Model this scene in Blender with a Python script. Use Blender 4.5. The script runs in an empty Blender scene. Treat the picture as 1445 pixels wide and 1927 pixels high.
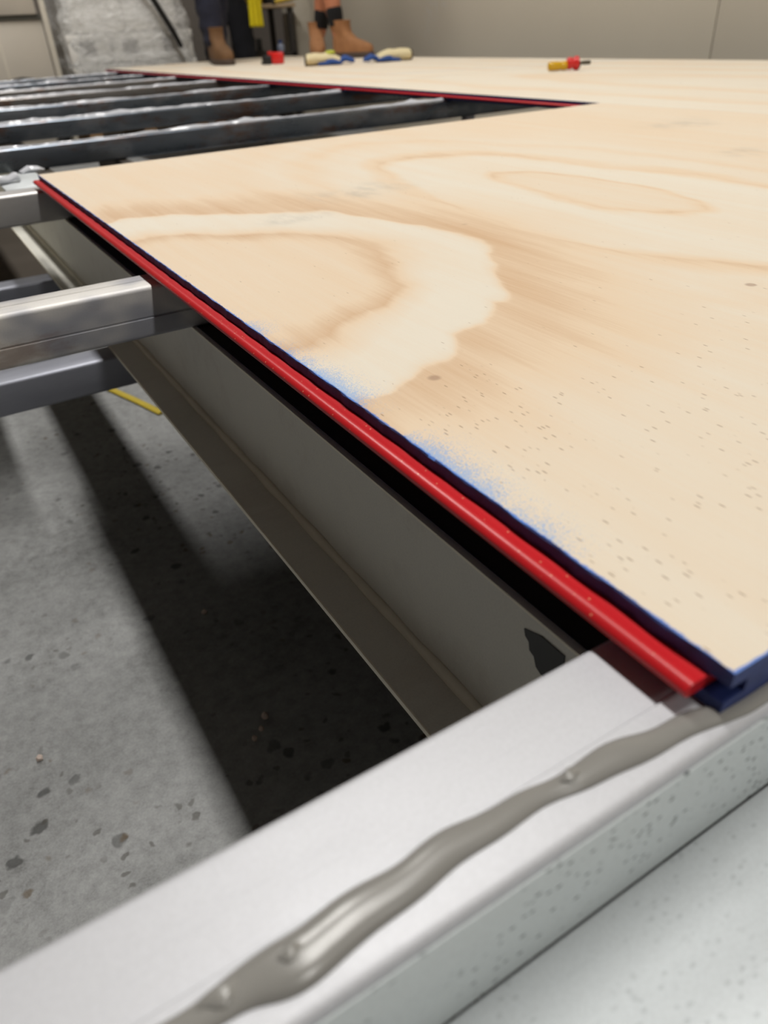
import bpy, bmesh, math, random
from mathutils import Matrix, Vector
random.seed(7)
SC = bpy.context.scene
COL = SC.collection

# ------------------------------------------------------------------ camera
TOP = 0.55                      # height of the plywood deck above the concrete
CAMZ = TOP + 0.174
cam_d = bpy.data.cameras.new('camera')
cam = bpy.data.objects.new('camera', cam_d); COL.objects.link(cam)
RGT = (0.85500406, -0.51649213, -0.04694612)
DWN = (-0.32294611, -0.45939721, -0.82744185)
FWD = (0.40580029, 0.7226272, -0.55958561)
cam.matrix_world = Matrix(((RGT[0], -DWN[0], -FWD[0], 0), (RGT[1], -DWN[1], -FWD[1], 0),
                           (RGT[2], -DWN[2], -FWD[2], CAMZ), (0, 0, 0, 1)))
cam_d.sensor_fit = 'VERTICAL'; cam_d.sensor_height = 36.0; cam_d.sensor_width = 27.0
cam_d.lens = 1360.73 / 1927 * 36.0
cam_d.clip_start = 0.01; cam_d.clip_end = 60
cam_d.dof.use_dof = True; cam_d.dof.focus_distance = 0.50; cam_d.dof.aperture_fstop = 8.0
SC.camera = cam

# ------------------------------------------------------------------ world, lights, exposure
w = bpy.data.worlds.new('world'); SC.world = w; w.use_nodes = True
w.node_tree.nodes['Background'].inputs[0].default_value = (0.8, 0.85, 0.9, 1)
w.node_tree.nodes['Background'].inputs[1].default_value = 0.02
SC.view_settings.view_transform = 'Standard'; SC.view_settings.look = 'None'
SC.view_settings.exposure = 0.0; SC.view_settings.gamma = 1.0
SC.view_settings.use_curve_mapping = False
LAMP_XS, LAMP_Z = (0.84, 0.84, 0.84), 4.6
LAMP_YS = (-4.0, 0.6, 4.3)
LAMP_POWER = (80.0, 98.0, 120.0)

# ------------------------------------------------------------------ node helpers
class NT:
    def __init__(s, name):
        s.m = bpy.data.materials.new(name); s.m.use_nodes = True
        s.t = s.m.node_tree; s.b = s.t.nodes['Principled BSDF']
    def node(s, typ, ins=None, **kw):
        n = s.t.nodes.new(typ)
        for k, v in kw.items(): setattr(n, k, v)
        for k, v in (ins or {}).items(): s.put(n.inputs[k], v)
        return n
    def put(s, sock, v):
        if isinstance(v, bpy.types.NodeSocket): s.t.links.new(v, sock)
        else:
            if hasattr(sock.default_value, '__len__') and len(sock.default_value) == 4 and len(v) == 3: v = (*v, 1)
            sock.default_value = v
    def ma(s, op, a, b=0.0, c=0.0, clamp=False):
        n = s.node('ShaderNodeMath', operation=op, use_clamp=clamp)
        s.put(n.inputs[0], a); s.put(n.inputs[1], b); s.put(n.inputs[2], c); return n.outputs[0]
    def add(s, a, b): return s.ma('ADD', a, b)
    def mul(s, a, b): return s.ma('MULTIPLY', a, b)
    def sub(s, a, b): return s.ma('SUBTRACT', a, b)
    def step(s, v, lo, hi, a=0.0, b=1.0):
        n = s.node('ShaderNodeMapRange', interpolation_type='SMOOTHSTEP')
        s.put(n.inputs[0], v); n.inputs[1].default_value = lo; n.inputs[2].default_value = hi
        n.inputs[3].default_value = a; n.inputs[4].default_value = b; return n.outputs[0]
    def coord(s, off=(0, 0, 0)):
        c = s.node('ShaderNodeTexCoord').outputs['Object']
        return s.node('ShaderNodeVectorMath', {0: c, 1: off}, operation='ADD').outputs[0]
    def xyz(s, v):
        n = s.node('ShaderNodeSeparateXYZ', {0: v}); return n.outputs
    def vec(s, x, y, z=0.0): return s.node('ShaderNodeCombineXYZ', {0: x, 1: y, 2: z}).outputs[0]
    def scale(s, v, sc): return s.node('ShaderNodeVectorMath', {0: v, 1: sc}, operation='MULTIPLY').outputs[0]
    def noise(s, v, sc, detail=3.0, rough=0.5, dist=0.0):
        return s.node('ShaderNodeTexNoise', {'Vector': v, 'Scale': sc, 'Detail': detail, 'Roughness': rough, 'Distortion': dist}).outputs[0]
    def voro(s, v, sc, feature='F1'):
        return s.node('ShaderNodeTexVoronoi', {'Vector': v, 'Scale': sc}, feature=feature)
    def ramp(s, v, stops):
        n = s.node('ShaderNodeValToRGB', {0: v}); e = n.color_ramp.elements
        while len(e) < len(stops): e.new(0.5)
        for el, (p, c) in zip(e, stops):
            el.position = p; el.color = (c, c, c, 1) if isinstance(c, (int, float)) else (*c, 1)
        return n.outputs[0]
    def mix(s, f, a, b, mode='MIX'):
        n = s.node('ShaderNodeMix', data_type='RGBA', blend_type=mode)
        s.put(n.inputs[0], f); s.put(n.inputs[6], a); s.put(n.inputs[7], b); return n.outputs[2]
    def bump(s, h, strength=0.3, dist=0.001):
        n = s.node('ShaderNodeBump', {'Height': h, 'Strength': strength, 'Distance': dist})
        s.t.links.new(n.outputs[0], s.b.inputs['Normal'])
    def done(s, col=None, rough=None, metal=None, **kw):
        if col is not None: s.put(s.b.inputs['Base Color'], col)
        if rough is not None: s.put(s.b.inputs['Roughness'], rough)
        if metal is not None: s.put(s.b.inputs['Metallic'], metal)
        for k, v in kw.items(): s.put(s.b.inputs[k], v)
        return s.m
    def ell(s, x, y, cx, cy, hx, hy):
        a = s.mul(s.sub(x, cx), 1 / hx); b = s.mul(s.sub(y, cy), 1 / hy)
        return s.ma('SQRT', s.add(s.mul(a, a), s.mul(b, b)))

def rgb(r, g, b):
    f = lambda c: (c / 255 / 12.92) if c <= 10 else ((c / 255 + 0.055) / 1.055) ** 2.4
    return (f(r), f(g), f(b))

def simple(name, col, rough=0.5, metal=0.0, var=0.12, sc=30.0, bump=0.0, **kw):
    n = NT(name); v = n.noise(n.coord(), sc, 4)
    lo = tuple(c * (1 - var) for c in col); hi = tuple(min(1, c * (1 + var)) for c in col)
    if bump: n.bump(n.noise(n.coord(), sc * 6, 3), bump, 0.001)
    return n.done(n.mix(v, lo, hi), rough, metal, **kw)

# ---------------- plywood
PALE, TAN, RIM = rgb(226, 217, 200), rgb(225, 202, 173), rgb(204, 168, 130)
def ply(name, origin, kind, x_edge, chalk=None):
    n = NT(name); p = n.coord(origin); o = n.xyz(p); x, y = o[0], o[1]
    wn = n.node('ShaderNodeTexNoise', {'Vector': n.scale(p, (1, .45, 1)), 'Scale': 7.0, 'Detail': 4.0})
    wo = n.node('ShaderNodeSeparateColor', {0: wn.outputs[1]}).outputs
    xw = n.add(x, n.mul(n.sub(wo[0], .5), .115)); yw = n.add(y, n.mul(n.sub(wo[1], .5), .22))
    streak = n.noise(n.scale(p, (1, .05, 1)), 48.0, 4, .6)
    fine = n.noise(n.scale(p, (1, .035, 1)), 420.0, 2, .6)
    big = n.noise(n.scale(p, (1, .4, 1)), 5.0, 2)
    if kind == 0:
        d2 = n.ell(xw, yw, .668, .64, .066, .165)
        T = n.ramp(n.mul(d2, 1 / 6), [(0, .34), (.13, .38), (.158, .72), (.18, .16), (.3, .08), (.37, .14), (.405, .72),
                                       (.44, .55), (.475, .2), (.55, .3), (.60, .55), (.66, .3), (.75, .45), (1, .4)])
        d1 = n.ell(xw, yw, .205, .62, .142, .168)
        T1 = n.ramp(n.mul(d1, 1 / 2), [(0, .55), (.36, .62), (.48, .95), (.55, .45), (.62, .12), (.72, .05), (.8, .05)])
        halo = n.mul(n.step(d1, 1.55, 1.64), n.step(d1, 1.7, 3.1, 1, 0))
        T = n.ma('MAXIMUM', T, n.mul(halo, .85))
        T = n.node('ShaderNodeMix', {0: n.step(d1, 1.52, 1.66, 1, 0), 2: T, 3: T1}).outputs[0]
        g1 = n.ell(xw, yw, .47, .86, .085, .045); g2 = n.ell(xw, yw, .352, .79, .04, .032); g3 = n.ell(xw, yw, 1.2, 1.0, .09, .05); g4 = n.ell(xw, yw, 1.0, .70, .05, .035)
        gm = n.ma('MINIMUM', n.ma('MINIMUM', g1, g2), n.ma('MINIMUM', g3, g4))
        grey = n.mul(n.step(gm, .1, 1.3, 1, 0), n.step(n.noise(n.scale(p, (1, .4, 1)), 55, 5, .65), .33, .66))
    else:
        d2 = n.ell(xw, yw, origin[0] + .55, origin[1] + kind * .9, .09, .5)
        T = n.ramp(n.mul(n.ma('FRACT', n.mul(d2, .42)), 1.0), [(0, .2), (.5, .1), (.8, .55), (.93, .75), (1, .2)])
        T = n.mul(T, .7)
        grey = n.step(n.noise(n.scale(p, (1, .3, 1)), 3.5, 4), .66, .82)
    if kind == 0: T = n.mul(T, n.step(y, .10, .38, .35, 1.0))
    T = n.add(T, n.mul(n.sub(streak, .5), .55)); T = n.add(T, n.mul(n.sub(big, .5), .5))
    T = n.ma('ADD', T, n.mul(n.sub(fine, .5), .22), clamp=True)
    col = n.ramp(T, [(0, PALE), (.62, TAN), (1, RIM)])
    col = n.mix(n.mul(grey, .34), col, rgb(150, 145, 138))
    # open pores: short dark dashes along the grain
    vo = n.voro(n.scale(p, (480, 105, 1)), 1.0)
    vc = n.node('ShaderNodeSeparateColor', {0: vo.outputs['Color']}).outputs
    dash = n.mul(n.step(vo.outputs['Distance'], .12, .26, 1, 0), n.step(vc[0], .3, .36))
    if kind == 0:
        zone = n.ma('MAXIMUM', n.step(n.ell(x, y, .225, .25, .055, .075), .35, 1.2, 1.3, 0), n.mul(n.step(n.ell(xw, yw, .215, .335, .05, .03), .4, 1.3, 1, 0), .7))
        zone = n.ma('MAXIMUM', zone, n.mul(n.step(y, .15, .36, .75, 0), 1.0))
        zone = n.mul(n.add(zone, .035), n.step(n.noise(p, 24, 3), .36, .58))
    else:
        zone = n.mul(n.step(n.noise(n.scale(p, (1, .3, 1)), 4, 3), .55, .7), .3)
    gate = n.step(n.sub(zone, vc[1]), -.05, .05)
    col = n.mix(n.mul(n.mul(dash, gate), .62), col, rgb(124, 86, 50))
    # small knots and specks
    vk = n.voro(p, 9.0); kc = n.node('ShaderNodeSeparateColor', {0: vk.outputs['Color']}).outputs
    knot = n.mul(n.step(vk.outputs['Distance'], .02, .05, 1, 0), n.step(kc[1], .62, .66))
    col = n.mix(n.mul(knot, .55), col, rgb(140, 105, 85))
    # blue edge paint oversprayed on the face
    e = n.sub(x, x_edge)
    rag = n.noise(n.scale(p, (1, 3, 1)), 120, 3)
    rim = n.step(n.sub(e, n.mul(rag, .0022)), -.0004, .0005, 1, 0)
    if kind == 0:
        rim = n.ma('MAXIMUM', rim, n.step(n.sub(n.sub(y, origin[1]), n.mul(rag, .002)), -.0004, .0005, 1, 0))
    patch = n.mul(n.step(n.noise(n.vec(0.3, y, 0), 16, 3), .36, .58), n.mul(n.step(y, .12, .2), n.step(y, .42, .6, 1, 0)))
    spray = n.mul(n.ma('POWER', 2.718, n.mul(e, -55.0)), patch)
    speck = n.noise(p, 1300, 2, .7)
    spray = n.step(n.add(n.mul(spray, 1.1), n.mul(n.sub(speck, .5), 2.6)), .52, .82)
    spray = n.mul(spray, n.step(patch, 0, .5))
    spray = n.mul(spray, n.step(e, .0, .045, .85, 0))
    col = n.mix(n.mul(spray, .8), col, rgb(104, 164, 226))
    col = n.mix(n.mul(rim, .9), col, rgb(58, 118, 208))
    if chalk:
        (ax, ay), (bx, by) = chalk; L = math.hypot(bx - ax, by - ay); nx, ny = -(by - ay) / L, (bx - ax) / L
        dl = n.ma('ABSOLUTE', n.add(n.mul(n.sub(x, ax), nx), n.mul(n.sub(y, ay), ny)))
        col = n.mix(n.mul(n.step(dl, .003, .012, 1, 0), .55), col, rgb(150, 180, 220))
    n.bump(n.add(n.mul(fine, .6), n.mul(dash, -.6)), .12, .0006)
    return n.done(col, .62)

def steel(name, c1, c2, rust=.0, rough=.42, metal=.75, blue=None, specks=0.0, off=(0, 0, 0)):
    n = NT(name); p = n.coord(off)
    v = n.noise(n.scale(p, (.25, 1, 1)), 26, 5, .6); col = n.mix(v, c1, c2)
    if blue:
        b = n.step(n.noise(n.scale(p, (.6, 1, 1)), 11, 3), .50, .62); col = n.mix(n.mul(b, blue[1]), col, blue[0])
    if rust:
        r = n.step(n.noise(n.scale(p, (.35, 1, 1)), 17, 6, .7), .50, .68); col = n.mix(n.mul(r, rust), col, rgb(120, 78, 45))
    if specks:
        vo = n.voro(n.scale(p, (.55, 1, 1.0)), 420.0); c = n.node('ShaderNodeSeparateColor', {0: vo.outputs['Color']}).outputs
        sp = n.mul(n.step(vo.outputs['Distance'], .2, .38, 1, 0), n.step(c[0], .5, .55))
        sp = n.mul(sp, n.step(n.noise(p, 30, 3), .36, .56)); col = n.mix(n.mul(sp, specks), col, rgb(80, 90, 92))
    sc_ = n.noise(n.scale(p, (.02, 1, 1)), 900, 3, .7); col = n.mix(n.mul(n.step(sc_, .56, .72), .12), col, c2, 'MULTIPLY')
    gr_ = n.noise(p, 700, 3, .7); col = n.mix(n.step(gr_, .35, .7, .0, .10), col, rgb(120, 120, 120))
    n.bump(n.noise(p, 240, 4), .08, .001)
    return n.done(col, n.step(v, .2, .8, rough - .06, rough + .1), metal)

def concrete():
    n = NT('concrete'); p = n.coord(); x, y, _ = n.xyz(p)
    a = n.noise(p, 4, 6, .6); b = n.noise(p, 60, 6, .75); c = n.noise(p, 420, 3, .7)
    v = n.add(n.add(n.mul(a, .40), n.mul(b, .45)), n.mul(c, .25))
    col = n.ramp(v, [(.34, rgb(96, 96, 94)), (.52, rgb(146, 147, 146)), (.72, rgb(176, 177, 176))])
    pw = n.node('ShaderNodeTexNoise', {'Vector': p, 'Scale': 60.0, 'Detail': 2.0}).outputs[1]
    pw = n.node('ShaderNodeVectorMath', {0: pw, 1: (.018, .018, 0), 2: p}, operation='MULTIPLY_ADD').outputs[0]
    for sc, lo, hi, gate, amt, colr in ((26, .16, .26, .52, .75, rgb(52, 52, 50)), (60, .18, .3, .66, .6, rgb(70, 66, 58)), (40, .14, .26, .74, .75, rgb(92, 74, 48))):
        vo = n.voro(n.node('ShaderNodeVectorMath', {0: pw, 1: (sc * .37, sc * .11, 0)}, operation='ADD').outputs[0], sc)
        g = n.node('ShaderNodeSeparateColor', {0: vo.outputs['Color']}).outputs
        s_ = n.mul(n.step(vo.outputs['Distance'], lo, hi, 1, 0), n.step(g[0], gate, gate + .08))
        s_ = n.mul(s_, n.step(n.noise(p, 5, 2), .35, .55))
        col = n.mix(n.mul(s_, amt), col, colr)
    xw, yw, _ = n.xyz(pw)
    spots = None
    for cx, cy, hx, hy in ((-.066, .636, .014, .011), (-.094, .757, .013, .012), (-.081, .722, .021, .016), (-.126, .745, .011, .011), (-.03, .745, .010, .009), (.206, .892, .016, .018), (-.062, .57, .008, .008), (-.18, .66, .02, .013), (.04, .53, .008, .012)):
        e = n.ell(xw, yw, cx + .009, cy + .009, hx, hy); spots = e if spots is None else n.ma('MINIMUM', spots, e)
    col = n.mix(n.mul(n.step(spots, .7, 1.1, 1, 0), .62), col, rgb(62, 61, 57))
    rz = n.mul(n.step(n.ell(xw, yw, -.08, .73, .11, .09), .2, 1.2, 1, 0), n.step(b, .44, .60))
    col = n.mix(n.mul(rz, .62), col, rgb(104, 82, 54))
    d = n.ma('ABSOLUTE', n.add(n.sub(yw, .603), n.mul(n.sub(xw, -.04), -.25)))
    crack = n.mul(n.step(d, .0006, .004, 1, 0), n.step(n.ma('ABSOLUTE', n.sub(x, -.045)), .03, .07, 1, 0))
    col = n.mix(n.mul(crack, .7), col, rgb(60, 60, 57))
    n.bump(n.add(b, n.mul(c, .5)), .35, .002)
    return n.done(col, .7)

def wall_mat(dust=True):
    n = NT('wall_panel_skin'); p = n.coord(); x, y, z = n.xyz(p)
    col = n.mix(n.noise(p, 1.5, 4), rgb(218, 208, 189), rgb(226, 216, 197))
    if dust:
        d = n.ell(n.add(y, n.mul(n.sub(n.noise(p, 9, 3), .5), .5)), z, 5.0, .82, .13, .3)
        s_ = n.mul(n.step(d, .1, 1.1, 1, 0), n.step(n.noise(p, 26, 6, .75), .42, .72)); col = n.mix(n.mul(s_, .8), col, rgb(225, 222, 215))
        vo = n.voro(p, 6); g = n.node('ShaderNodeSeparateColor', {0: vo.outputs['Color']}).outputs
        s2 = n.mul(n.step(vo.outputs['Distance'], .03, .1, 1, 0), n.step(g[0], .7, .75)); col = n.mix(n.mul(s2, .35), col, rgb(225, 222, 215))
    return n.done(col, .55)

M = {}
M['concrete'] = concrete()
M['wall'] = wall_mat()
M['wall_plain'] = simple('wall_paint', rgb(128, 120, 112), .7)
M['ceiling'] = simple('ceiling_paint', rgb(122, 120, 116), .8)
M['primer'] = steel('zinc_primer_steel', rgb(190, 191, 195), rgb(206, 207, 211), 0, .5, .3)
M['galv_face'] = steel('galvanised_face', rgb(200, 208, 209), rgb(220, 226, 226), 0, .5, .2, specks=.85)
M['galv_plate'] = steel('galvanised_plate', rgb(196, 201, 203), rgb(212, 217, 219), 0, .46, .25, specks=.2)
M['mill'] = steel('mill_steel', rgb(206, 203, 198), rgb(226, 223, 218), .5, .42, .2, blue=(rgb(96, 106, 134), .6))
M['mill_bright'] = steel('bright_mill_steel', rgb(176, 174, 172), rgb(204, 202, 200), .12, .4, .6)
M['dark_steel'] = steel('blue_black_steel', rgb(88, 100, 114), rgb(136, 142, 150), .7, .28, .92, blue=(rgb(180, 184, 190), .3))
M['dark_steel_rusty'] = steel('rusty_blue_black_steel', rgb(120, 118, 116), rgb(150, 148, 146), .9, .3, .8)
M['bearer'] = steel('grey_primed_steel', rgb(214, 212, 202), rgb(226, 224, 213), .1, .5, .0)
M['pale_edge'] = simple('pale_edge_strip', rgb(236, 230, 212), .6, 0, .1, 40)  # pale strips along the bearer's edges and inner corner
M['shade_filler'] = simple('dark_shade_filler', rgb(62, 54, 44), .8, 0, .15, 20)  # shared by the added pieces; dark colour stands in for shade
M['cross'] = steel('slate_steel', rgb(120, 123, 136), rgb(160, 162, 170), .0, .4, .55)
M['sealant'] = simple('grey_sealant', rgb(138, 136, 131), .24, 0, .05, 60, .02)
M['bead'] = simple('pale_adhesive', rgb(206, 208, 214), .14, 0, .15, 60)
M['blue_edge'] = simple('blue_edge_paint', rgb(31, 49, 108), .6, 0, .55, 160, .35)
def red_plastic():
    n = NT('red_plastic'); p = n.coord(); v = n.noise(n.scale(p, (1, .2, 1)), 60, 3)
    col = n.mix(v, rgb(186, 22, 30), rgb(212, 36, 42))
    vo = n.voro(p, 420); g = n.node('ShaderNodeSeparateColor', {0: vo.outputs['Color']}).outputs
    s_ = n.mul(n.step(vo.outputs['Distance'], .12, .25, 1, 0), n.step(g[0], .86, .9)); col = n.mix(n.mul(s_, .7), col, rgb(240, 180, 140))
    n.bump(n.noise(p, 900, 2), .08, .0005)
    return n.done(col, .33)
M['red_plastic'] = red_plastic()
M['maroon'] = simple('red_plastic_back', rgb(150, 22, 40), .4)
M['yellow_strap'] = simple('yellow_strap', rgb(196, 172, 50), .6)
M['crumb'] = simple('pale_crumb', rgb(214, 196, 184), .8, 0, .2, 200)
M['patch_black'] = simple('black_patch', rgb(30, 30, 30), .5)
M['boot_brown'] = simple('brown_suede', rgb(106, 76, 47), .85, 0, .35, 30, .2)
M['boot_tan'] = simple('tan_suede', rgb(150, 104, 66), .85, 0, .3, 30, .2)
M['boot_sole'] = simple('boot_sole', rgb(72, 58, 48), .8)
M['lace'] = simple('boot_lace', rgb(60, 50, 30), .9)
M['navy'] = simple('navy_workwear', rgb(28, 30, 46), .9, 0, .4, 22, .2)
M['black_cloth'] = simple('black_cloth', rgb(16, 17, 24), .92, 0, .3, 22)
M['sock'] = simple('black_sock', rgb(10, 10, 12), .95)
M['skin'] = simple('skin', rgb(186, 120, 88), .55, 0, .06, 12)
M['shirt'] = simple('work_shirt', rgb(60, 64, 80), .9)
M['hair'] = simple('hair', rgb(48, 36, 28), .8)
M['hivis'] = simple('hi_vis_yellow', rgb(236, 216, 16), .7, 0, .12, 18, .2)
M['cream'] = simple('cream_leather', rgb(214, 200, 160), .8, 0, .12, 40, .2)
M['glove_blue'] = simple('blue_cloth', rgb(44, 76, 140), .85, 0, .2, 40)
M['lime'] = simple('lime_patch', rgb(196, 204, 70), .7)
M['hem'] = simple('dark_hem', rgb(80, 70, 55), .8)
M['red_case'] = simple('red_plastic_case', rgb(208, 34, 30), .35)
M['black_plastic'] = simple('black_plastic', rgb(22, 22, 22), .45)
M['amber'] = simple('amber_handle', rgb(206, 160, 14), .22, 0, .08, 20)
M['tool_steel'] = simple('tool_steel', rgb(86, 80, 66), .35, .6)
M['carton'] = simple('pale_carton', rgb(240, 237, 230), .8, 0, .06, 8)
M['carton_mark'] = simple('carton_print', rgb(112, 106, 98), .8)
M['timber'] = simple('pallet_timber', rgb(150, 120, 86), .85, 0, .2, 14)
M['cabinet'] = simple('grey_cabinet_metal', rgb(206, 198, 185), .36, .2, .06, 6)
M['cabinet_lip'] = simple('dark_cabinet_gap', rgb(74, 72, 62), .6)
M['white_post'] = simple('white_post', rgb(214, 206, 190), .5)
M['bench_top'] = simple('bench_board', rgb(196, 172, 140), .7)
M['bench_leg'] = simple('bench_leg', rgb(60, 56, 52), .6)
M['bottle'] = simple('pale_blue_bottle', rgb(180, 190, 215), .2)
M['yellow_tool'] = simple('yellow_tool', rgb(222, 186, 60), .5)
def film():
    n = NT('stretch_film'); p = n.coord()
    h = n.noise(n.scale(p, (1, 1, 2.5)), 11, 5, .6, 1.5); n.bump(h, .9, .02)
    return n.done(rgb(246, 245, 242), .16, 0, Alpha=n.step(h, .3, .75, .35, .85))
M['film'] = film()
def emit():
    n = NT('lamp_diffuser'); n.put(n.b.inputs['Emission Color'], (1, .97, .92)); n.put(n.b.inputs['Emission Strength'], 6.0)
    return n.done((.9, .9, .9), .5)
M['lamp'] = emit()
M['lamp_body'] = simple('lamp_housing', rgb(220, 220, 218), .5)

# ------------------------------------------------------------------ object helpers
WORG = {}
def empty(name, loc, label=None, cat=None, group=None):
    o = bpy.data.objects.new(name, None); COL.objects.link(o); o.location = loc; o.empty_display_size = .05
    WORG[o.name] = Vector(loc); tag(o, label, cat, group); return o
def tag(o, label=None, cat=None, group=None, kind=None):
    if label: o['label'] = label
    if cat: o['category'] = cat
    if group: o['group'] = group
    if kind: o['kind'] = kind
    return o
def link(name, me, mats, parent=None, org=None):
    """me holds world coordinates; they are re-based on the object's origin"""
    if not isinstance(mats, (list, tuple)): mats = [mats]
    for m in mats: me.materials.append(M[m] if isinstance(m, str) else m)
    o = bpy.data.objects.new(name, me); COL.objects.link(o)
    if parent is not None:
        base = WORG[parent.name]; o.parent = parent
    else: base = Vector((0, 0, 0))
    if org is None:
        if parent is not None: org = base
        else:
            xs = [v.co for v in me.vertices]
            org = Vector(((min(v.x for v in xs) + max(v.x for v in xs)) / 2, (min(v.y for v in xs) + max(v.y for v in xs)) / 2, min(v.z for v in xs)))
    org = Vector(org); me.transform(Matrix.Translation(-org)); o.location = org - base; WORG[o.name] = org
    return o
def mesh(name, verts, faces, smooth=False, fmat=None):
    me = bpy.data.meshes.new(name); me.from_pydata([tuple(v) for v in verts], [], faces)
    if fmat: me.polygons.foreach_set('material_index', fmat)
    bm = bmesh.new(); bm.from_mesh(me); bmesh.ops.recalc_face_normals(bm, faces=bm.faces); bm.to_mesh(me); bm.free()
    if smooth: me.polygons.foreach_set('use_smooth', [True] * len(me.polygons))
    me.update(); return me
def smooth_by_angle(me, deg=40):
    me.polygons.foreach_set('use_smooth', [True] * len(me.polygons)); me.set_sharp_from_angle(angle=math.radians(deg))
def box_mesh(name, lo, hi, bevel=0.0, seg=2):
    bm = bmesh.new(); bmesh.ops.create_cube(bm, size=1)
    for v in bm.verts: v.co = Vector([(lo[i] + hi[i]) / 2 + v.co[i] * (hi[i] - lo[i]) for i in range(3)])
    if bevel: bmesh.ops.bevel(bm, geom=bm.edges[:], offset=bevel, segments=seg, affect='EDGES', profile=.5)
    me = bpy.data.meshes.new(name); bm.to_mesh(me); bm.free()
    if bevel: smooth_by_angle(me)
    return me
def box(name, lo, hi, mat, parent=None, bevel=0.0, seg=2): return link(name, box_mesh(name, lo, hi, bevel, seg), mat, parent)
def prof_mesh(name, prof, a0, a1, axis, smooth=True, slices=1, jit=None, deg=35):
    """closed 2D profile extruded along axis 'x' (profile y,z) or 'y' (profile x,z)"""
    V, F = [], []; k = len(prof)
    for s in range(slices + 1):
        a = a0 + (a1 - a0) * s / slices
        for i, (u, z) in enumerate(prof):
            if jit: u, z = jit(i, s, u, z)
            V.append((a, u, z) if axis == 'x' else (u, a, z))
    for s in range(slices):
        for i in range(k):
            j = (i + 1) % k; F.append((s * k + i, s * k + j, (s + 1) * k + j, (s + 1) * k + i))
    F.append(tuple(range(k))); F.append(tuple(range(slices * k, slices * k + k)))
    me = mesh(name, V, F)
    if smooth: smooth_by_angle(me, deg)
    return me
def rrect(u0, u1, z0, z1, r, n=4):
    out = []
    for cu, cz, a in ((u1 - r, z1 - r, 0), (u0 + r, z1 - r, 90), (u0 + r, z0 + r, 180), (u1 - r, z0 + r, 270)):
        for i in range(n + 1):
            t = math.radians(a + 90 * i / n); out.append((cu + r * math.cos(t), cz + r * math.sin(t)))
    return out
def tube_mesh(name, pts, radii, sides=10, flat=1.0, up=(0, 0, 1)):
    """swept tube, optionally flattened along its local up"""
    pts = [Vector(p) for p in pts]; V, F = [], []
    if not hasattr(radii, '__len__'): radii = [radii] * len(pts)
    for i, p in enumerate(pts):
        t = (pts[min(i + 1, len(pts) - 1)] - pts[max(i - 1, 0)]).normalized()
        u = Vector(up); s = t.cross(u)
        if s.length < 1e-4: s = t.cross(Vector((1, 0, 0)))
        s.normalize(); u = s.cross(t).normalized()
        for k in range(sides):
            a = 2 * math.pi * k / sides; V.append(p + s * math.cos(a) * radii[i] + u * math.sin(a) * radii[i] * flat)
    for i in range(len(pts) - 1):
        for k in range(sides):
            j = (k + 1) % sides; F.append((i * sides + k, i * sides + j, (i + 1) * sides + j, (i + 1) * sides + k))
    F.append(tuple(range(sides))); F.append(tuple(range((len(pts) - 1) * sides, len(pts) * sides)))
    me = mesh(name, V, F); smooth_by_angle(me, 50); return me
def loft_mesh(name, rings):
    k = len(rings[0]); V = [v for r in rings for v in r]; F = []
    for i in range(len(rings) - 1):
        for a in range(k):
            b = (a + 1) % k; F.append((i * k + a, i * k + b, (i + 1) * k + b, (i + 1) * k + a))
    F.append(tuple(range(k))); F.append(tuple(range((len(rings) - 1) * k, len(rings) * k)))
    me = mesh(name, V, F); smooth_by_angle(me, 55); return me
def interp(pts, n):
    """Catmull-Rom through tuples"""
    out = []; m = len(pts)
    for i in range(m - 1):
        p0, p1, p2, p3 = pts[max(i - 1, 0)], pts[i], pts[i + 1], pts[min(i + 2, m - 1)]
        for s in range(n):
            t = s / n
            out.append(tuple(.5 * (2 * b + (c - a) * t + (2 * a - 5 * b + 4 * c - d) * t * t + (-a + 3 * b - 3 * c + d) * t ** 3) for a, b, c, d in zip(p0, p1, p2, p3)))
    out.append(tuple(pts[-1])); return out
def struct(o): o['kind'] = 'structure'; return o

# ------------------------------------------------------------------ the room
X0, X1, Y0, Y1, ZC = -5.5, 3.4, -6.5, 8.2, 4.9
struct(box('floor', (X0 - .2, Y0 - .2, -.12), (X1 + .2, Y1 + .2, 0), 'concrete'))
bpy.data.objects['floor'].location  # origin at slab centre
struct(box('ceiling', (X0 - .2, Y0 - .2, ZC), (X1 + .2, Y1 + .2, ZC + .1), 'ceiling'))
struct(box('wall_left', (X0 - .15, Y0, 0), (X0, Y1, ZC), 'wall_plain'))
struct(box('wall_front', (X0, Y0 - .15, 0), (X1, Y0, ZC), 'wall_plain'))
struct(box('wall_back', (X0, Y1, 0), (X1 + .1, Y1 + .15, ZC), 'wall_plain'))
wr = struct(box('wall_right', (X1 + .008, Y0, 0), (X1 + .12, Y1, ZC), 'wall_plain'))
WORG[wr.name] = Vector((0, 0, 0)); 
wr.data.transform(Matrix.Translation(wr.location)); wr.location = (0, 0, 0)
ys = [Y0, -1.5, 2.665, 6.83]
for a, b in zip(ys[:-1], ys[1:]):
    box('wall_panel', (X1, a + .003, 0), (X1 + .008, b - .003, ZC), 'wall', wr, .002)
pil = struct(box('trim_1', (X1 - .16, 6.84, 0), (X1 + .02, 7.1, ZC), 'white_post', None, .01)); pil['label'] = 'white square post at the far end of the grey wall'

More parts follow.
